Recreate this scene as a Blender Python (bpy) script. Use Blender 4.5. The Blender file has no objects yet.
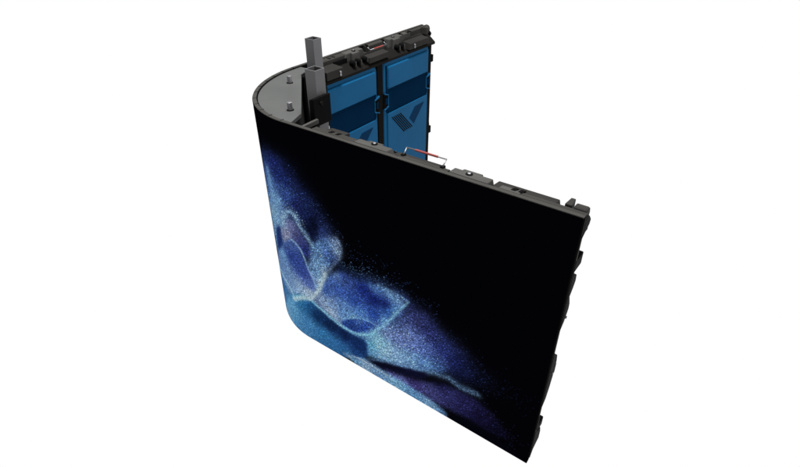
import bpy, bmesh, math, random
import numpy as np
from mathutils import Vector, Matrix

C = bpy.context.scene
# ------------------------------------------------------------------ camera
FPX, PITCH, YAW = 520.42, 0.5947, -0.6243           # focal length in px of an 800 px wide frame
cam_d = bpy.data.cameras.new('camera'); cam = bpy.data.objects.new('camera', cam_d)
C.collection.objects.link(cam); C.camera = cam
cam_d.sensor_fit = 'HORIZONTAL'; cam_d.sensor_width = 36.0
cam_d.lens = FPX * 36.0 / 800.0
cam_d.clip_start = 0.01; cam_d.clip_end = 100
cam.location = (0.6384, -0.5493, 0.8294)
F = Vector((math.sin(YAW)*math.cos(PITCH), math.cos(YAW)*math.cos(PITCH), -math.sin(PITCH)))
cam.rotation_euler = F.to_track_quat('-Z', 'Y').to_euler()

# ------------------------------------------------------------------ studio: white below the horizon, dim above
w = bpy.data.worlds.new('World'); C.world = w; w.use_nodes = True
nt = w.node_tree; bg = nt.nodes['Background']
tc = nt.nodes.new('ShaderNodeTexCoord'); sx = nt.nodes.new('ShaderNodeSeparateXYZ')
rp = nt.nodes.new('ShaderNodeMapRange'); rp.inputs['From Min'].default_value = 0.08; rp.inputs['From Max'].default_value = 0.42
rp.inputs['To Min'].default_value = 1.0; rp.inputs['To Max'].default_value = 0.04
nt.links.new(tc.outputs['Generated'], sx.inputs[0]); nt.links.new(sx.outputs['Z'], rp.inputs['Value'])
nt.links.new(rp.outputs[0], bg.inputs['Strength']); bg.inputs['Color'].default_value = (1, 1, 1, 1)

def area(name, loc, target, size, power):
    l = bpy.data.lights.new(name, 'AREA'); l.energy = power; l.size = size; l.shape = 'SQUARE'
    o = bpy.data.objects.new(name, l); C.collection.objects.link(o); o.location = loc
    o.rotation_euler = (Vector(target)-Vector(loc)).to_track_quat('-Z', 'Y').to_euler()
    return o
area('softbox_overhead', (0.05, 0.35, 2.4), (0.0, 0.3, 0.4), 0.9, 105)
area('softbox_side', (2.2, -0.3, 1.9), (-0.1, 0.4, 0.35), 0.7, 15)

C.view_settings.view_transform = 'Standard'; C.view_settings.look = 'None'
C.view_settings.exposure = 0; C.view_settings.gamma = 1
C.render.film_transparent = False

# ------------------------------------------------------------------ materials
def srgb(c): return tuple(((v/255)/12.92 if v/255 <= .04045 else ((v/255+.055)/1.055)**2.4) for v in c)
def mat(name, col, rough=0.5, metal=0.0, spec=0.5, bump=0.0, scale=900, var=0.15, coat=0.0):
    m = bpy.data.materials.new(name); m.use_nodes = True; t = m.node_tree; b = t.nodes['Principled BSDF']
    b.inputs['Roughness'].default_value = rough; b.inputs['Metallic'].default_value = metal
    b.inputs['Specular IOR Level'].default_value = spec; b.inputs['Coat Weight'].default_value = coat
    tcn = t.nodes.new('ShaderNodeTexCoord'); n = t.nodes.new('ShaderNodeTexNoise')
    n.inputs['Scale'].default_value = 14; n.inputs['Detail'].default_value = 6
    t.links.new(tcn.outputs['Object'], n.inputs['Vector'])
    r = t.nodes.new('ShaderNodeMapRange'); r.inputs['From Min'].default_value = .3; r.inputs['From Max'].default_value = .7
    r.inputs['To Min'].default_value = 1-var; r.inputs['To Max'].default_value = 1+var
    t.links.new(n.outputs['Fac'], r.inputs['Value'])
    mx = t.nodes.new('ShaderNodeVectorMath'); mx.operation = 'SCALE'; mx.inputs[0].default_value = col
    t.links.new(r.outputs[0], mx.inputs['Scale']); t.links.new(mx.outputs[0], b.inputs['Base Color'])
    if bump:
        n2 = t.nodes.new('ShaderNodeTexNoise'); n2.inputs['Scale'].default_value = scale; n2.inputs['Detail'].default_value = 2
        t.links.new(tcn.outputs['Object'], n2.inputs['Vector'])
        bp = t.nodes.new('ShaderNodeBump'); bp.inputs['Strength'].default_value = bump; bp.inputs['Distance'].default_value = .0006
        t.links.new(n2.outputs['Fac'], bp.inputs['Height']); t.links.new(bp.outputs[0], b.inputs['Normal'])
    return m
M = dict(
    frame=mat('black_cast_metal', (.0095, .0088, .008), .7, 0, .02, .5),
    black=mat('black_plastic', (.003, .003, .003), .65, 0, .03, .3),
    strip=mat('grey_mask_edge', (.038, .037, .034), .65, 0, .08, .3),
    edge=mat('dark_mask_edge', (.0035, .0035, .0035), .8, 0, .0, .2),
    plate=mat('grey_painted_plate', (.066, .068, .066), .6, 0, .12, .35, var=.08),
    block=mat('dark_grey_casting', (.052, .051, .048), .6, 0, .06, .4),
    rail=mat('dark_cast_rail', (.030, .029, .0267), .65, 0, .05, .45),
    housing=mat('black_brown_casting', (.021, .020, .0185), .6, 0, .04, .4),
    post=mat('grey_aluminium_tube', (.104, .104, .109), .5, .1, .25, .2, var=.06),
    inside=mat('near_black', (.004, .004, .004), .9, 0, .02),  # paints the shade inside the posts; also black slots, recesses, emblem bars
    blue=mat('blue_moulded_plastic', (.0055, .073, .172), .5, 0, .04, .15, var=.06),
    navy=mat('navy_moulded_plastic', (.0018, .0145, .040), .7, 0, .0, .1, var=.06),
    navy2=mat('dark_blue_print', (.0012, .022, .062), .6, 0, .02, var=.05),
    steel=mat('polished_steel', (.26, .26, .27), .5, 1.0, .5),
    red=mat('red_grip_rubber', (.21, .042, .036), .5, 0, .2),
    white=mat('plain_white', (.40, .40, .41), .6, 0, .1),
)

# ------------------------------------------------------------------ mesh helpers
root = bpy.data.objects.new('curved_led_display', None); C.collection.objects.link(root)
root['label'] = 'black curved corner LED display showing blue sandy petals, blue covers behind, two grey posts'
root['category'] = 'LED display'

def finish(name, bm, m, parent, bevel=0.0, label=None, smooth=False, seg=2):
    bmesh.ops.recalc_face_normals(bm, faces=bm.faces)
    me = bpy.data.meshes.new(name); bm.to_mesh(me); bm.free()
    me.materials.append(m)
    if smooth:
        for f in me.polygons: f.use_smooth = True
    o = bpy.data.objects.new(name, me); C.collection.objects.link(o); o.parent = parent
    if label: o['label'] = label
    if bevel:
        b = o.modifiers.new('bevel', 'BEVEL'); b.width = bevel; b.segments = seg; b.limit_method = 'ANGLE'; b.angle_limit = math.radians(40)
    return o
def prism(bm, T, pts, off):
    """closed prism: polygon pts (3-tuples in mm) swept by off, through the mapping T"""
    n = len(pts); a = [bm.verts.new(T(*q)) for q in pts]
    b = [bm.verts.new(T(q[0]+off[0], q[1]+off[1], q[2]+off[2])) for q in pts]
    bm.faces.new(a); bm.faces.new(b[::-1])
    for i in range(n): bm.faces.new((a[i], b[i], b[(i+1) % n], a[(i+1) % n]))
def box(bm, T, u0, u1, d0, d1, z0, z1):
    prism(bm, T, [(u0, d0, z0), (u1, d0, z0), (u1, d1, z0), (u0, d1, z0)], (0, 0, z1-z0))
def tube(bm, T, path, r, n=12, cap=True):
    P = [Vector(T(*q)) for q in path]; rings = []
    for i, c in enumerate(P):
        t = (P[min(i+1, len(P)-1)]-P[max(i-1, 0)]).normalized()
        a = t.orthogonal().normalized() if i == 0 else (prev - t*prev.dot(t)).normalized()
        prev = a; b = t.cross(a)
        rings.append([bm.verts.new(c+(a*math.cos(k*2*math.pi/n)+b*math.sin(k*2*math.pi/n))*r/1000) for k in range(n)])
    for i in range(len(rings)-1):
        for k in range(n): bm.faces.new((rings[i][k], rings[i][(k+1) % n], rings[i+1][(k+1) % n], rings[i+1][k]))
    if cap: bm.faces.new(rings[0]); bm.faces.new(rings[-1][::-1])
def rrect(u0, u1, z0, z1, r, n=5):
    out = []
    for (cx, cz, a0) in ((u1-r, z1-r, 0), (u0+r, z1-r, 90), (u0+r, z0+r, 180), (u1-r, z0+r, 270)):
        for k in range(n+1):
            a = math.radians(a0+90*k/n); out.append((cx+r*math.cos(a), cz+r*math.sin(a)))
    return out
def slab(bm, T, poly, d0, d1, cham=0.0):
    """(u,z) polygon swept in depth d0..d1, outer edge chamfered by cham toward its centre"""
    cu = sum(q[0] for q in poly)/len(poly); cz = sum(q[1] for q in poly)/len(poly)
    def ins(q, c):
        return (q[0]-math.copysign(min(c, abs(q[0]-cu)), q[0]-cu), q[1]-math.copysign(min(c, abs(q[1]-cz)), q[1]-cz))
    L = [[(q[0], d0, q[1]) for q in poly]]
    if cham:
        L.append([(q[0], d1-cham, q[1]) for q in poly]); L.append([(ins(q, cham)[0], d1, ins(q, cham)[1]) for q in poly])
    else: L.append([(q[0], d1, q[1]) for q in poly])
    V = [[bm.verts.new(T(*q)) for q in l] for l in L]; n = len(poly)
    for i in range(len(V)-1):
        for k in range(n): bm.faces.new((V[i][k], V[i][(k+1) % n], V[i+1][(k+1) % n], V[i+1][k]))
    bm.faces.new(V[0]); bm.faces.new(V[-1][::-1])

RA, RB, W1, W2, HZ = 0.2075, 0.2335, 0.511, 0.493, 0.5
I = lambda x, y, z: (x/1000, y/1000, z/1000)
near = lambda u, d, z: (u*W1/500, d/1000, z/1000)
far = lambda u, d, z: (-RA+d/1000, RB+u*W2/500, z/1000)

# ------------------------------------------------------------------ the screen (one bent sheet of LED modules)
_t = np.linspace(0, math.pi/2, 400)
_sl = np.r_[0, np.cumsum(np.hypot(np.diff(-RA*np.sin(_t)), np.diff(RB*(1-np.cos(_t)))))]
ARC = float(_sl[-1])
def face_point(s, off):
    """s metres along the face (0 = start of the flat near wing, negative round the bend), off = depth behind it"""
    if s >= 0: return (s, off)
    if -s <= ARC:
        t = float(np.interp(-s, _sl, _t)); nx, ny = math.sin(t)/RA, math.cos(t)/RB
        l = math.hypot(nx, ny); return (-RA*math.sin(t)+off*nx/l, RB*(1-math.cos(t))+off*ny/l)
    return (-RA+off, RB+(-s-ARC))
def strip_mesh(name, m, parent, d0, d1, z0, z1, s0=None, s1=None, label=None):
    s0 = -ARC-W2 if s0 is None else s0; s1 = W1 if s1 is None else s1
    ss = [s0]+[v for v in np.linspace(-ARC, 0, 61) if s0 < v < s1]+[s1]
    bm = bmesh.new(); rows = []
    for s in ss:
        (x0, y0), (x1, y1) = face_point(s, d0), face_point(s, d1)
        rows.append([bm.verts.new(q) for q in ((x0, y0, z0), (x1, y1, z0), (x1, y1, z1), (x0, y0, z1))])
    for a, b in zip(rows, rows[1:]):
        for k in range(4): bm.faces.new((a[k], a[(k+1) % 4], b[(k+1) % 4], b[k]))
    bm.faces.new(rows[0]); bm.faces.new(rows[-1][::-1])
    return finish(name, bm, m, parent, .0004, label)
ART = [
    ('patch', [(-72, 146), (2, 226), (45, 184), (94, 236), (182, 253), (251, 238), (285, 187), (330, 110), (243, 51), (116, 33), (0, 7), (-127, -12)], [(-54, 103, 60, 100, 160), (38, 128, 110, 130, 180), (108, 98, 60, 110, 170), (68, 199, 60, 80, 130), (130, 234, 24, 40, 90), (211, 245, 30, 50, 110), (196, 123, 100, 140, 190), (243, 124, 60, 90, 150)], 12, 0.9, 0.8),
    ('patch', [(-126, 402), (-52, 441), (4, 431), (39, 407), (68, 372), (92, 341), (108, 313), (85, 268), (0, 207), (-99, 149), (-126, 218)], [(-72, 412, 30, 46, 110), (-45, 414, 22, 32, 100), (-69, 352, 66, 102, 166), (-24, 392, 20, 32, 95), (11, 414, 14, 20, 60), (41, 403, 8, 12, 38), (-17, 353, 45, 70, 140), (-50, 329, 104, 144, 198), (-68, 286, 120, 160, 205), (-106, 203, 90, 130, 185), (7, 341, 22, 30, 85), (30, 328, 18, 28, 80), (53, 315, 5, 8, 32), (33, 292, 8, 14, 45), (70, 306, 35, 50, 110), (65, 351, 14, 22, 66)], 20, 0.95, 1.1),
    ('stroke', [(-73, 382), (-68, 342), (-61, 305), (-52, 278)], (112, 152, 202), 20, 0.6, 0.5),
    ('patch', [(-80, 253), (-53, 273), (-49, 241), (-53, 210), (-93, 177)], [(-65, 233, 18, 36, 98)], 5, 0.9, 0.4),
    ('stroke', [(-36, 281), (-20, 311), (-1, 320), (11, 301), (26, 278), (37, 264)], (146, 182, 214), 15, 0.75, 1.2),
    ('patch', [(-56, 261), (-30, 293), (-6, 305), (5, 295), (18, 277), (31, 259), (36, 241), (21, 227), (11, 232), (-2, 250), (-22, 250), (-48, 230)], [(-36, 279, 120, 140, 180), (-32, 264, 134, 128, 162), (-13, 282, 105, 105, 155), (-1, 271, 70, 72, 125), (8, 264, 50, 56, 120), (21, 246, 28, 36, 105), (-45, 241, 124, 122, 160)], 6, 0.93, 0.7),
    ('patch', [(34, 261), (58, 288), (89, 308), (115, 309), (117, 282), (103, 254), (75, 217), (61, 186), (47, 154), (27, 149), (15, 200), (28, 234)], [(48, 273, 90, 130, 185), (74, 280, 70, 105, 165), (107, 293, 110, 130, 170), (110, 279, 140, 165, 205), (84, 254, 60, 90, 160), (57, 243, 95, 135, 190), (42, 207, 100, 140, 200), (33, 173, 110, 140, 205), (67, 214, 130, 160, 205), (51, 172, 160, 190, 215), (95, 250, 60, 80, 140)], 9, 0.93, 1.3),
    ('stroke', [(106, 308), (116, 290), (106, 259), (75, 217)], (140, 160, 205), 7, 0.55, 0.9),
    ('patch', [(-125, 167), (-104, 140), (-60, 116), (-33, 89), (-60, 5), (-126, -15), (-123, 89)], [(-127, 64, 40, 92, 152), (-81, 49, 62, 118, 172), (-127, 112, 70, 115, 172)], 8, 0.95, 0.4),
    ('patch', [(-126, 148), (-53, 227), (-25, 251), (-9, 254), (4, 239), (17, 213), (29, 186), (40, 163), (29, 139), (-3, 112), (-33, 89), (-66, 95), (-104, 124)], [(-63, 191, 95, 135, 190), (-25, 237, 60, 85, 155), (-23, 214, 36, 56, 135), (-6, 204, 40, 60, 140), (4, 185, 44, 62, 145), (20, 159, 70, 90, 165), (-58, 161, 95, 125, 180), (-37, 141, 110, 140, 190), (-11, 135, 140, 165, 205), (17, 134, 170, 185, 210)], 4, 0.96, 0.7),
    ('stroke', [(243, 243), (305, 210), (366, 176)], (24, 28, 74), 40, 0.7, 1.3),
    ('patch', [(55, 178), (79, 215), (111, 239), (135, 236), (158, 233), (182, 242), (213, 248), (259, 235), (238, 194), (211, 154), (192, 128), (151, 93), (107, 84), (68, 101), (38, 123)], [(78, 204, 55, 85, 155), (118, 228, 40, 60, 130), (93, 221, 80, 110, 170), (64, 168, 50, 80, 160), (102, 186, 45, 75, 160), (50, 134, 125, 145, 185), (77, 135, 110, 135, 185), (69, 112, 150, 165, 195), (111, 135, 85, 125, 190), (139, 180, 35, 65, 155), (165, 217, 16, 30, 110), (187, 205, 12, 24, 100), (210, 205, 12, 24, 95), (186, 168, 25, 55, 150), (216, 192, 40, 85, 165), (188, 238, 70, 110, 175), (226, 241, 100, 140, 190), (253, 232, 110, 150, 200), (232, 200, 80, 130, 190), (207, 162, 90, 140, 200), (154, 148, 70, 115, 190), (128, 128, 95, 140, 195)], 6, 0.96, 0.9),
    ('patch', [(187, 128), (225, 177), (259, 233), (294, 229), (325, 210), (355, 186), (378, 162), (350, 118), (309, 111), (265, 110), (224, 110)], [(206, 141, 110, 130, 190), (232, 168, 80, 95, 150), (254, 156, 95, 110, 170), (243, 187, 60, 70, 130), (276, 144, 90, 105, 175), (297, 145, 70, 90, 165), (274, 204, 45, 50, 105), (305, 198, 35, 40, 95), (337, 170, 35, 45, 110), (368, 153, 15, 20, 70), (318, 133, 60, 80, 150)], 15, 0.95, 1.3),
    ('patch', [(336, 181), (395, 170), (442, 154), (390, 110), (330, 110)], [(368, 150, 22, 30, 86), (416, 143, 10, 14, 46)], 26, 0.8, 1.3),
    ('stroke', [(261, 239), (234, 199), (209, 158), (187, 128)], (122, 176, 214), 5, 0.85, 0.5),
    ('patch', [(95, 99), (123, 125), (149, 142), (178, 146), (187, 138), (167, 116), (136, 93), (110, 91)], [(122, 112, 20, 45, 120), (148, 132, 60, 95, 170), (160, 120, 20, 45, 130), (134, 105, 25, 50, 130)], 3, 0.95, 1.2),
    ('stroke', [(101, 111), (138, 137), (168, 143), (192, 143)], (116, 162, 208), 4, 0.75, 0.9),
    ('patch', [(161, 99), (187, 130), (210, 128), (243, 122), (276, 127), (312, 129), (346, 123), (330, 100), (288, 84), (243, 68), (194, 51), (153, 33)], [(175, 83, 84, 150, 190), (195, 96, 128, 178, 208), (170, 60, 88, 148, 196), (207, 84, 132, 170, 208), (231, 99, 128, 162, 212), (265, 99, 110, 150, 200), (298, 107, 80, 120, 185), (330, 115, 60, 95, 160)], 11, 0.95, 0.9),
    ('patch', [(-83, 62), (-33, 109), (-1, 121), (20, 119), (41, 106), (72, 90), (109, 83), (140, 84), (161, 88), (167, 64), (161, 29), (126, 15), (97, -3), (46, -1), (-15, -7), (-65, -14), (-127, -18)], [(-24, 100, 40, 115, 170), (0, 108, 30, 105, 165), (-56, 59, 90, 150, 200), (-48, 35, 80, 145, 195), (-78, 22, 100, 150, 190), (12, 101, 20, 75, 135), (33, 85, 8, 38, 85), (65, 74, 8, 28, 70), (105, 69, 8, 28, 75), (139, 61, 10, 35, 90), (130, 35, 18, 55, 120), (102, 24, 30, 90, 155), (47, 35, 40, 110, 170), (4, 40, 55, 120, 180), (74, 22, 40, 105, 170), (115, 17, 60, 110, 165), (-32, 17, 60, 120, 175)], 4, 0.97, 0.5),
    ('stroke', [(-30, 102), (9, 122), (36, 111), (68, 98), (99, 88), (130, 90), (161, 102), (187, 122)], (124, 188, 218), 6, 0.85, 0.5),
    ('stroke', [(-18, 254), (-4, 251), (9, 236), (19, 211), (29, 186), (37, 159)], (140, 175, 220), 4.5, 0.85, 0.4),
    ('stroke', [(-127, 129), (-80, 124), (-48, 110), (-33, 89)], (150, 200, 225), 6, 0.85, 0.4),
    ('stroke', [(-41, 87), (-2, 115), (21, 122), (41, 151), (58, 185), (69, 210)], (188, 204, 214), 9, 0.85, 0.4),
    ('patch', [(136, 16), (194, 51), (243, 68), (288, 84), (314, 88), (288, 63), (243, 43), (206, 24), (173, 7)], [(194, 36, 6, 6, 28), (310, 80, 10, 10, 40)], 4, 0.96, 0.4),
    ('patch', [(199, 33), (243, 43), (299, 65), (341, 89), (392, 95), (431, 85), (462, 61), (481, 32), (418, 22), (356, 24), (290, 15), (238, 7)], [(218, 35, 90, 80, 160), (243, 28, 92, 96, 166), (277, 47, 55, 45, 110), (311, 48, 60, 58, 120), (353, 65, 42, 40, 98), (385, 60, 30, 26, 76), (416, 48, 15, 11, 44), (455, 47, 8, 6, 28), (331, 89, 22, 20, 66)], 9, 0.95, 1.1),
    ('stroke', [(145, 24), (194, 51), (247, 71), (301, 93)], (96, 136, 184), 7, 0.55, 0.8),
    ('stroke', [(305, 91), (330, 100), (355, 106), (375, 104), (405, 105)], (104, 142, 190), 14, 0.7, 1.1),
    ('patch', [(87, 15), (115, 14), (153, 33), (189, 30), (223, 30), (259, 28), (294, 27), (328, 23), (359, 9), (350, -22), (290, -20), (230, -19), (166, -15)], [(103, 10, 150, 160, 180), (131, 9, 100, 150, 200), (157, 6, 130, 160, 200), (193, 3, 100, 140, 190), (230, 2, 110, 160, 205), (278, 1, 90, 140, 195), (313, 0, 110, 150, 195), (344, 1, 80, 115, 165)], 6, 0.96, 0.8),
    ('stroke', [(126, 21), (155, 25), (186, 22), (218, 20)], (178, 184, 204), 3.5, 0.7, 0.5),
    ('patch', [(354, 12), (387, 31), (438, 21), (488, 12), (514, -5), (462, -11), (401, -16), (350, -16)], [(419, 11, 3, 3, 12)], 7, 0.95, 0.3),
    ('dust', [(-48, 403), (-13, 375), (33, 350)], (52, 86, 156), 34, 0.16, 1),
    ('dust', [(65, 351), (91, 323), (112, 306)], (60, 84, 150), 22, 0.2, 1),
    ('dust', [(-33, 310), (-2, 331), (20, 309)], (150, 180, 220), 14, 0.35, 1),
    ('stroke', [(107, 246), (159, 247), (213, 259), (263, 244)], (36, 60, 120), 18, 0.5, 1.3),
    ('stroke', [(200, 246), (232, 244), (259, 238)], (110, 150, 200), 10, 0.6, 1.3),
    ('dust', [(120, 257), (182, 262), (247, 245)], (84, 120, 176), 20, 0.26, 1),
    ('dust', [(139, 285), (222, 285), (294, 249)], (40, 60, 120), 32, 0.12, 1),
    ('dust', [(284, 221), (346, 187), (406, 153)], (40, 50, 110), 36, 0.14, 1),
    ('dust', [(389, 129), (442, 152), (479, 144)], (24, 30, 76), 34, 0.1, 1),
    ('dust', [(413, 82), (453, 59), (483, 43)], (40, 36, 96), 26, 0.12, 1),
]
def chaikin(P, closed, it=3):
    P = np.array(P, float)
    for _ in range(it):
        if closed: Q = np.roll(P, -1, 0); P = np.stack([.75*P+.25*Q, .25*P+.75*Q], 1).reshape(-1, 2)
        else:
            a, b = P[:-1], P[1:]; P = np.vstack([P[:1], np.stack([.75*a+.25*b, .25*a+.75*b], 1).reshape(-1, 2), P[-1:]])
    return P
def seg_dist(X, Y, P, closed):
    d2 = np.full(X.shape, 1e18); n = len(P)
    for i in range(n if closed else n-1):
        a, b = P[i], P[(i+1) % n]; e = b-a; L = max(e@e, 1e-9)
        t = np.clip(((X-a[0])*e[0]+(Y-a[1])*e[1])/L, 0, 1)
        d2 = np.minimum(d2, (X-a[0]-t*e[0])**2+(Y-a[1]-t*e[1])**2)
    return np.sqrt(d2)
def inside(X, Y, P):
    r = np.zeros(X.shape, bool); n = len(P); j = n-1
    for i in range(n):
        c = (P[i][1] > Y) != (P[j][1] > Y)
        with np.errstate(divide='ignore', invalid='ignore'):
            xx = (P[j][0]-P[i][0])*(Y-P[i][1])/(P[j][1]-P[i][1])+P[i][0]
        r ^= c & (X < xx); j = i
    return r
def vnoise(X, Y, scale, seed):
    rs = np.random.RandomState(seed); g = rs.rand(256, 256)
    x, y = X/scale+100, Y/scale+100; xi, yi = np.floor(x).astype(int), np.floor(y).astype(int)
    fx, fy = x-xi, y-yi; fx = fx*fx*(3-2*fx); fy = fy*fy*(3-2*fy)
    G = lambda a, b: g[a % 256, b % 256]
    return (G(xi, yi)*(1-fx)+G(xi+1, yi)*fx)*(1-fy)+(G(xi, yi+1)*(1-fx)+G(xi+1, yi+1)*fx)*fy
def picture(S, Z):
    """the picture on the screen, in mm along and up the face: drifts of blue sand shaped like petals"""
    img = np.zeros(S.shape+(3,)); img[:] = (1.5, 1.5, 4)
    wx = (vnoise(S, Z, 34, 1)-.5)*12+(vnoise(S, Z, 11, 2)-.5)*5; wz = (vnoise(S, Z, 34, 3)-.5)*12+(vnoise(S, Z, 11, 4)-.5)*5
    rs = np.random.RandomState(7); cover = np.zeros(S.shape); grain = np.zeros(S.shape)
    for kind, pts, col, wd, al, gr in ART:
        k = .25 if wd < 10 else .8
        X, Y = S+wx*k, Z+wz*k
        ring = kind == 'patch'; P = chaikin(pts, ring); lo, hi = P.min(0)-4*wd-8, P.max(0)+4*wd+8
        m = (X > lo[0]) & (X < hi[0]) & (Y > lo[1]) & (Y < hi[1])
        x, y = X[m], Y[m]; d = seg_dist(x, y, P, ring)
        if ring:
            acc = np.zeros(x.shape+(3,)); ws = np.zeros(x.shape)
            for cs, cz, r_, g_, b_ in col:
                q = 1/((x-cs)**2+(y-cz)**2+60)**1.6; ws += q; acc += q[:, None]*np.array((r_, g_, b_))
            colour = acc/ws[:, None]
            sd = np.where(inside(x, y, P), -d, d); a = 1/(1+np.exp(np.clip(sd/(wd*.42), -30, 30)))
        else: a = np.exp(-(d/(wd*.62))**2); colour = np.array(col)
        a = a*al
        if kind == 'dust':
            hit = rs.rand(a.size) < a*.45; img[m] = np.where(hit[:, None], np.maximum(img[m], np.array(col)*(.35+.6*rs.rand(a.size))[:, None]), img[m]); continue
        if gr > .7:                                     # dusty edge: grains thin out instead of fading
            th = rs.rand(a.size)*.9+.05; a = a*(.35+.65/(1+np.exp(np.clip((th-a)/.08, -30, 30))))
        a = a[:, None]; img[m] = img[m]*(1-a)+colour*a
        grain[m] = grain[m]*(1-a[:, 0])+gr*a[:, 0]
    n1 = rs.randn(*S.shape); n2 = rs.rand(*S.shape)
    mul = np.exp(np.clip(n1*.24*(.25+grain)-.04*grain, -2, .6)); mul *= 1.0
    img = img*mul[..., None]
    spark = (n2 < .05*grain)[..., None]
    img = img+spark*(img*.55+np.array((10, 14, 22))*(img.sum(-1, keepdims=True) > 24))
    g = img.mean(-1, keepdims=True); img = (g+(img-g)*.84)*np.array((.87, .92, .92))
    return np.clip(img, 0, 245)

def make_screen():
    step = 0.00135; s0, s1, z0, z1 = -ARC-W2+.001, W1-.0002, 0.0003, HZ-.0014
    sa = np.arange(s0, -ARC-.004, .02); sb = np.arange(-ARC-.003, s1, step); sv = np.r_[sa, sb, s1]
    zv = np.linspace(z0, z1, int((z1-z0)/step)+1)
    P = np.array([face_point(s, -.0006) for s in sv]); n, m = len(sv), len(zv)
    co = np.zeros((n, m, 3)); co[:, :, 0] = P[:, 0:1]; co[:, :, 1] = P[:, 1:2]; co[:, :, 2] = zv[None]
    idx = np.arange(n*m).reshape(n, m)
    q = np.stack([idx[:-1, :-1], idx[1:, :-1], idx[1:, 1:], idx[:-1, 1:]], -1).reshape(-1, 4)
    me = bpy.data.meshes.new('screen'); me.vertices.add(n*m); me.vertices.foreach_set('co', co.reshape(-1))
    me.loops.add(q.size); me.loops.foreach_set('vertex_index', q.reshape(-1))
    me.polygons.add(len(q)); me.polygons.foreach_set('loop_start', np.arange(0, q.size, 4)); me.update(calc_edges=True)
    S, Z = np.meshgrid(sv*1000, zv*1000, indexing='ij')
    v = picture(S, Z)/255.; lin = np.where(v <= .04045, v/12.92, ((v+.055)/1.055)**2.4)
    ca = me.color_attributes.new('picture', 'FLOAT_COLOR', 'POINT')
    ca.data.foreach_set('color', np.concatenate([lin, np.ones(S.shape+(1,))], -1).reshape(-1))
    mt = bpy.data.materials.new('lit_led_face'); mt.use_nodes = True; t = mt.node_tree; b = t.nodes['Principled BSDF']
    b.inputs['Base Color'].default_value = (.0006, .0006, .0007, 1); b.inputs['Roughness'].default_value = .8
    b.inputs['Specular IOR Level'].default_value = .0
    a = t.nodes.new('ShaderNodeAttribute'); a.attribute_name = 'picture'
    t.links.new(a.outputs['Color'], b.inputs['Emission Color']); b.inputs['Emission Strength'].default_value = 1.0
    me.materials.append(mt)
    o = bpy.data.objects.new('screen', me); C.collection.objects.link(o); o.parent = root
    return o
screen = make_screen()
strip_mesh('screen_border', M['strip'], root, 0.0, .0070, HZ-.0018, HZ)
strip_mesh('module_back', M['edge'], root, 0.0002, .0070, 0.0, HZ-.0018)
strip_mesh('module_seam', M['edge'], root, .0072, .0088, 0.001, HZ-.0016)

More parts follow.
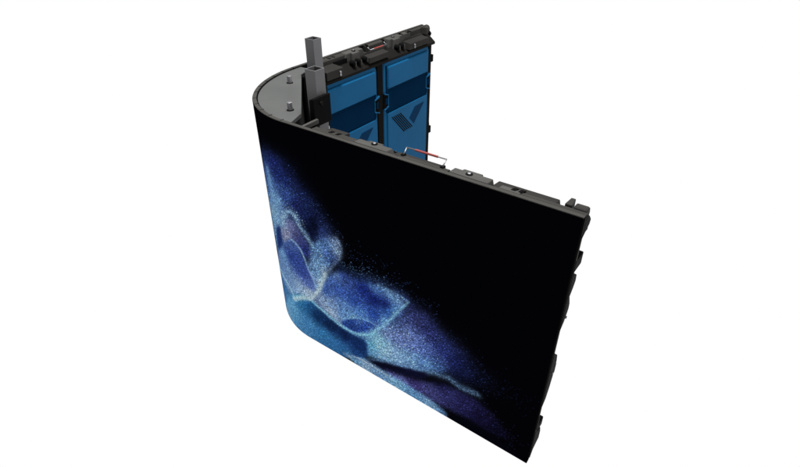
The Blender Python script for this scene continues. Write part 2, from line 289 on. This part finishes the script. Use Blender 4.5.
# ------------------------------------------------------------------ the two flat cabinets
def make_cabinet(T, label, folded):
    cab = bmesh.new()
    u_in = 40 if folded else 58; D0 = 9.0
    # rails round the frame
    box(cab, T, 0, 500, D0, 20, 468, 484)
    for ua_, ub_, dd in ((u_in, 144, 23), (228, 310, 18.5), (416, 500, 18)):
        prism(cab, T, [(ua_, D0, 484), (ua_, dd, 484), (ua_, dd, 496), (ua_, dd-2, 498.4), (ua_, D0, 499.0)], (ub_-ua_, 0, 0))
    box(cab, T, 0, 500, 11.5, 16, 0, 30); box(cab, T, 12, 488, 16, 42, 0, 30)
    box(cab, T, 0, 12, 11.5, 40, 30, 468); box(cab, T, 488, 500, 11.5, 16, 30, 468)
    box(cab, T, 12, 488, 11.5, 20, 30, 468)
    frame = finish('cabinet_frame', cab, M['rail'], root, .0008, label)
    # sloping ledge above the covers
    b = bmesh.new(); prism(b, T, [(2, 20.3, 484), (2, 50, 461), (2, 50, 455), (2, 20.3, 455)], (494, 0, 0))
    finish('top_ledge', b, M['frame'], frame, .0006)
    b = bmesh.new(); box(b, T, 233, 256, 20.3, 47, 30, 455)
    finish('centre_rib', b, M['black'], frame, .001)
    for u0, u1 in ((12, 18), (474, 488)):
        b = bmesh.new(); box(b, T, u0+.3, u1, 20.3, 44, 30, 455); finish('side_rib', b, M['black'], frame, .001)
    # housings on the top edge
    def housing(poly, d0, d1, name='locking_block', m='block'):
        b = bmesh.new(); prism(b, T, [(q[0], d0, q[1]) for q in poly], (0, d1-d0, 0)); return finish(name, b, M[m], frame, .0012)
    def wedge(u0, u1, d0, d1, zt0, zt1, zb, slope=8, m='block', name='locking_block'):
        b = bmesh.new()
        lo = [bm_ for bm_ in ((u0-slope, d0, zb), (u1+slope, d0, zb), (u1+slope, d1, zb), (u0-slope, d1, zb))]
        hi = [(u0, d0, zt0), (u1, d0, zt0), (u1, d1, zt1), (u0, d1, zt1)]
        A = [b.verts.new(T(*q)) for q in lo]; B = [b.verts.new(T(*q)) for q in hi]
        b.faces.new(A); b.faces.new(B[::-1])
        for k in range(4): b.faces.new((A[k], A[(k+1) % 4], B[(k+1) % 4], B[k]))
        return finish(name, b, M[m], frame, .0012)
    blockA = wedge(u_in+2, 98, 23.4, 56, 488, 485, 466, 0, 'housing')
    blockB = wedge(145, 206, D0, 25.5, 499.8, 498.5, 470, 14); wedge(160, 186, 25.6, 32, 498.4, 497, 470, 3)
    blockC = wedge(200, 276, 33, 52, 485, 481.5, 468, 2, 'housing')
    blockD = wedge(312, 370, D0, 26.5, 499.8, 498.5, 470, 7); wedge(323, 352, 26.6, 33, 498.4, 497, 470, 3)
    blockE = wedge(366, 453, 31.5, 56, 485, 482, 466, 4, 'housing')
    wedge(386, 415, D0, 21, 499.3, 497.5, 470, 4)
    # lower shoulders between the blocks
    for (u0, u1, d1, zt) in ((100, 146, 27, 490), (236, 304, 27, 478), (416, 470, 24, 480)):
        b = bmesh.new(); box(b, T, u0, u1, 20.4, d1, 470, zt); finish('shoulder', b, M['black'], frame, .001)
    # black knobs (quick locks) behind blocks B and D
    for uc in (152, 172, 196, 330, 350):
        b = bmesh.new(); tube(b, T, [(uc, 32.2, 478), (uc, 46, 478)], 6.2, 16); k = finish('lock_knob', b, M['black'], frame, .0008)
        b = bmesh.new(); box(b, T, uc-1.2, uc+1.2, 46.3, 49, 473, 483); finish('knob_grip', b, M['block'], frame, .0003)
    # ring bolts on the rear faces
    for uc, zc in ((86, 477), (86, 471.2), (384, 476), (384, 470.4)):
        b = bmesh.new(); tube(b, T, [(uc, 56, zc), (uc, 58.5, zc)], 3.0, 14); finish('screw', b, M['steel'], frame, .0003)
    # screws on top
    for uc, dc in ((176, 21), (338, 18.5)):
        b = bmesh.new(); tube(b, T, [(uc, dc, 496), (uc, dc, 500.0)], 5.2, 18); finish('screw_socket', b, M['black'], frame, .0003)
        b = bmesh.new(); tube(b, T, [(uc, dc, 498), (uc, dc, 501.4)], 2.6, 16); finish('screw', b, M['steel'], frame, .0005)
    # slots in the rail
    for uc in (93, 107, 404, 414):
        b = bmesh.new(); prism(b, T, [(uc-3, 13.5, 497), (uc+3, 13.5, 497), (uc+5, 21, 497), (uc-1, 21, 497)], (0, 0, 2.3)); finish('rail_slot', b, M['inside'], frame)
    # carrying handle: steel bow with red grip
    if folded: tip = lambda u: (u, 28, 490.0)
    else: tip = lambda u: (u, 25, 507.5)
    ua, ub = 232, 298
    a0, a1 = (ua, 14.5, 497.5), (ub, 14.5, 497.5)
    def lerp(a, b, k): return tuple(x+(y-x)*k for x, y in zip(a, b))
    b = bmesh.new(); t0, t1 = tip(ua), tip(ub)
    tube(b, T, [a0, t0], .95, 10); tube(b, T, [lerp(t0, t1, -.012), lerp(t0, t1, 1.012)], 1.0, 10); tube(b, T, [a1, t1], .95, 10)
    finish('handle_bow', b, M['steel'], frame, smooth=True)
    b = bmesh.new(); tube(b, T, [lerp(t0, t1, .22), lerp(t0, t1, .80)], 1.7, 14); finish('handle_grip', b, M['red'], frame, .0003, smooth=False)
    for uu in (ua, ub):
        b = bmesh.new(); box(b, T, uu-2.6, uu+2.6, 12.5, 20, 496, 500.6); finish('handle_pivot', b, M['black'], frame, .0003)
    # corner guide at the outer end
    b = bmesh.new(); prism(b, T, [(470, 18.2, 482), (479, 18.2, 482), (477.5, 37, 482), (471.5, 37, 482)], (0, 0, 18.5)); finish('guide_tab', b, M['rail'], frame, .001)
    b = bmesh.new(); prism(b, T, [(482, 15, 480), (482, 29, 480), (482, 31, 493), (482, 29, 499), (482, 25, 502), (482, 19, 502.5), (482, 15, 500)], (16.5, 0, 0)); finish('corner_lug', b, M['rail'], frame, .002)
    # side edge: stepped connectors with bevelled outlines (depth, height)
    outs = [[(11.6, 499), (26, 490), (35, 481), (33, 474), (22, 468), (11.6, 462)],
            [(11.6, 430), (16, 424), (15, 405), (31, 395), (33, 384), (29, 375), (21, 364), (30, 345), (31, 334), (23, 316), (11.6, 304)],
            [(11.6, 262), (20, 252), (32, 240), (36, 226), (38, 207), (31, 171), (24, 148), (11.6, 136)],
            [(11.6, 116), (17, 108), (19, 84), (11.6, 78)],
            [(11.6, 74), (36, 60), (41, 46), (41, 26), (20, 18), (11.6, 4)]]
    for poly in outs:
        b = bmesh.new(); prism(b, T, [(494, q[0], q[1]) for q in poly], (6.6, 0, 0)); finish('side_connector', b, M['black'], frame, .0012)
    for zc in (206, 322):
        b = bmesh.new(); tube(b, T, [(500.4, 25, zc), (502, 25, zc)], 2.0, 12); finish('screw', b, M['steel'], frame)
    for z0, z1 in ((405, 425), (190, 212), (60, 80)):
        b = bmesh.new(); box(b, T, 488.5, 499.6, 16.3, 44, z0, z1); finish('side_latch', b, M['black'], frame, .0015)
    # two blue covers
    for u0 in (18.5, 258):
        u1 = u0+214.5
        b = bmesh.new(); slab(b, T, rrect(u0, u1, 34, 456, 13), 20.4, 46, 3.0)
        cov = finish('rear_cover', b, M['blue'], frame, label='blue moulded cover with navy band and chevron emblem')
        def sub(poly, d0, d1, m, ch=0.0, name='raised_panel'):
            b = bmesh.new(); slab(b, T, poly, d0, d1, ch); return finish(name, b, M[m], cov)
        sub([(u0+10, 386), (u0+14.5, 386), (u0+14.5, 446), (u0+10, 446)], 46.2, 46.9, 'navy', 0, 'dark_line')  # navy strip paints the shadow line beside the raised panel
        sub(rrect(u0+15, u1-9, 385.5, 444, 5), 46.2, 51.5, 'blue', 3.0)
        sub([(u0+10, 325), (u1-8, 325), (u1-8, 385), (u0+10, 385)], 46.2, 48, 'navy', 0, 'navy_band')
        sub([(u0+12, 320.5), (u1-9, 320.5), (u1-9, 324.6), (u0+12, 324.6)], 46.2, 47, 'navy', 0, 'dark_line')
        sub(rrect(u0+14, u1-9, 48, 319.5, 5), 46.2, 49.5, 'blue', 1.5)
        # latches in notches on both sides
        for side in (0, 1):
            f = (lambda a: u0+a) if side == 0 else (lambda a: u1-a)
            def S(pts): return [(f(a), z) for a, z in pts]
            sub(S([(-1.5, 337), (16, 342), (16, 370), (-1.5, 376)]), 46.4, 49.0, 'inside', 0, 'latch_recess')
            sub(S([(15, 343), (17.4, 341), (17.4, 371), (15, 369)]), 46.4, 51, 'blue', .6, 'latch_rim')
            sub(S([(-2, 376.5), (15, 370.5), (17.4, 372), (-2, 379.5)]), 46.4, 52, 'blue', .6, 'latch_rim')
            sub(S([(-2, 336), (15, 342), (17.4, 340), (-2, 333)]), 46.4, 52, 'blue', .6, 'latch_rim')
            sub(S([(3, 347), (11, 348.5), (11, 363), (3, 365)]), 49.2, 52, 'navy', 1, 'latch')
        # chevron emblem: a stroke of six bars and a solid stroke
        a = [(30, 305), (76, 305), (136, 247), (87, 246)]
        n = 6
        for k in range(n):
            w0, w1 = k/n+.0, k/n+.52/n
            l = lambda q, r, t: (u0+q[0]+(r[0]-q[0])*t, q[1]+(r[1]-q[1])*t)
            sub([l(a[0], a[1], w0), l(a[0], a[1], w1), l(a[3], a[2], w1), l(a[3], a[2], w0)], 49.6, 50.1, 'inside', 0, 'emblem_bar')
        sub([(u0+114, 277), (u0+142, 303), (u0+189, 304), (u0+138, 254)], 49.6, 50.0, 'navy2', 0, 'emblem_stroke')
    return frame
near_cab = make_cabinet(near, 'flat near cabinet behind the large face of the screen, red handle raised', False)
far_cab = make_cabinet(far, 'flat far cabinet with its blue rear covers in view, red handle folded down', True)

# ------------------------------------------------------------------ corner cabinet between them
def arc_pts(off, s0, s1, n=40): return [face_point(s, off) for s in np.linspace(s0, s1, n)]
inner = arc_pts(.0090, -ARC-.012, .010)
poly = inner+[(.010, .014), (-.004, .050), (-.151, .199), (-.160, .207), (-.172, .2455)]
def poly_prism(name, pts, z0, z1, m, parent, bevel=.0006, label=None):
    b = bmesh.new(); prism(b, lambda x, y, z: (x, y, z), [(q[0], q[1], z0) for q in pts], (0, 0, z1-z0))
    return finish(name, b, m, parent, bevel, label)
body_poly = inner+[(-.006, .046), (-.149, .193)]
corner = poly_prism('corner_cabinet', body_poly, .001, .490, M['frame'], root, label='quarter-round corner cabinet under a grey top plate')
poly_prism('top_plate', poly, .4902, .4975, M['plate'], corner)
for x, y in ((-.139, .155), (-.030, .046+.004)):
    b = bmesh.new(); tube(b, I, [(x*1000, y*1000, 497.2), (x*1000, y*1000, 498.3)], 6.5, 20); finish('pin_hole', b, M['edge'], corner)  # dark disc laid on the plate for the hole round each pin
    b = bmesh.new(); tube(b, I, [(x*1000, y*1000, 498), (x*1000, y*1000, 510), (x*1000, y*1000, 512)], 4.8, 20); finish('guide_pin', b, M['steel'], corner, .0008)
# seams cut in the plate rim
for s in np.linspace(-.338, -.004, 11):
    (x0, y0), (x1, y1) = face_point(s, .0008), face_point(s, .0088)
    b = bmesh.new(); tube(b, lambda x, y, z: (x, y, z), [(x0, y0, .4999), (x1, y1, .4999)], .65, 6); finish('module_joint', b, M['edge'], corner)
# black end frames and brackets of the corner joint
b = bmesh.new()
box(b, I, -168, -146, 200, 246, 0, 496); box(b, I, -156, -140, 226, 262, 60, 470)
finish('hinge_frame', b, M['black'], corner, .0015)
b = bmesh.new(); box(b, I, 12, 40, 14, 52, 0, 440); finish('hinge_frame', b, M['black'], corner, .0015)
b = bmesh.new(); prism(b, I, [(37, 9, 491), (42.5, 9, 491), (41, 46, 491), (35.5, 46, 491)], (0, 0, 7.5)); finish('cross_bar', b, M['block'], corner, .0006)
for zc in (486, 455, 425):
    b = bmesh.new(); tube(b, I, [(-150, 216, zc), (-136, 216, zc)], 5, 14); finish('hinge_knob', b, M['frame'], corner, .0008)
b = bmesh.new(); prism(b, I, [(28, 44, 482), (34, 44, 482), (34, 86, 482), (28, 86, 482)], (0, 0, 49)); box(b, I, 22, 28, 46, 60, 470, 528)
br = finish('clamp_bracket', b, M['black'], corner, .0012)
b = bmesh.new(); tube(b, I, [(34, 62, 520), (37, 62, 520)], 3.5, 16); finish('screw', b, M['frame'], corner, .0004)
b = bmesh.new(); box(b, I, -139.8, -139, 246, 258, 350, 372); finish('white_patch', b, M['white'], corner, .0003)  # small white plate set on the hinge frame

# ------------------------------------------------------------------ two grey square posts in the inner corner
for i, (x, y, lab) in enumerate(((13.5, 74.5, 'grey square post in front of the blue covers'), (-130, 221, 'grey square post rising behind the joint'))):
    h, wt = 11.5, 1.6
    b = bmesh.new()
    O = [(-h, -h), (h, -h), (h, h), (-h, h)]; N = [(-h+wt, -h+wt), (h-wt, -h+wt), (h-wt, h-wt), (-h+wt, h-wt)]
    V = {}
    for nm, R_ in (('o', O), ('n', N)):
        for z in (20, 572): V[nm, z] = [b.verts.new(I(x+q[0], y+q[1], z)) for q in R_]
    for k in range(4):
        j = (k+1) % 4
        b.faces.new((V['o', 20][k], V['o', 20][j], V['o', 572][j], V['o', 572][k]))
        b.faces.new((V['n', 20][k], V['n', 572][k], V['n', 572][j], V['n', 20][j]))
        b.faces.new((V['o', 572][k], V['o', 572][j], V['n', 572][j], V['n', 572][k]))
        b.faces.new((V['o', 20][k], V['n', 20][k], V['n', 20][j], V['o', 20][j]))
    pst = finish('support_post', b, M['post'], root, .0004, lab)
    b = bmesh.new(); box(b, I, x-h+wt+.2, x+h-wt-.2, y-h+wt+.2, y+h-wt-.2, 530, 548); finish('hollow_shade', b, M['inside'], pst)  # near-black block added as the shade inside the hollow tube
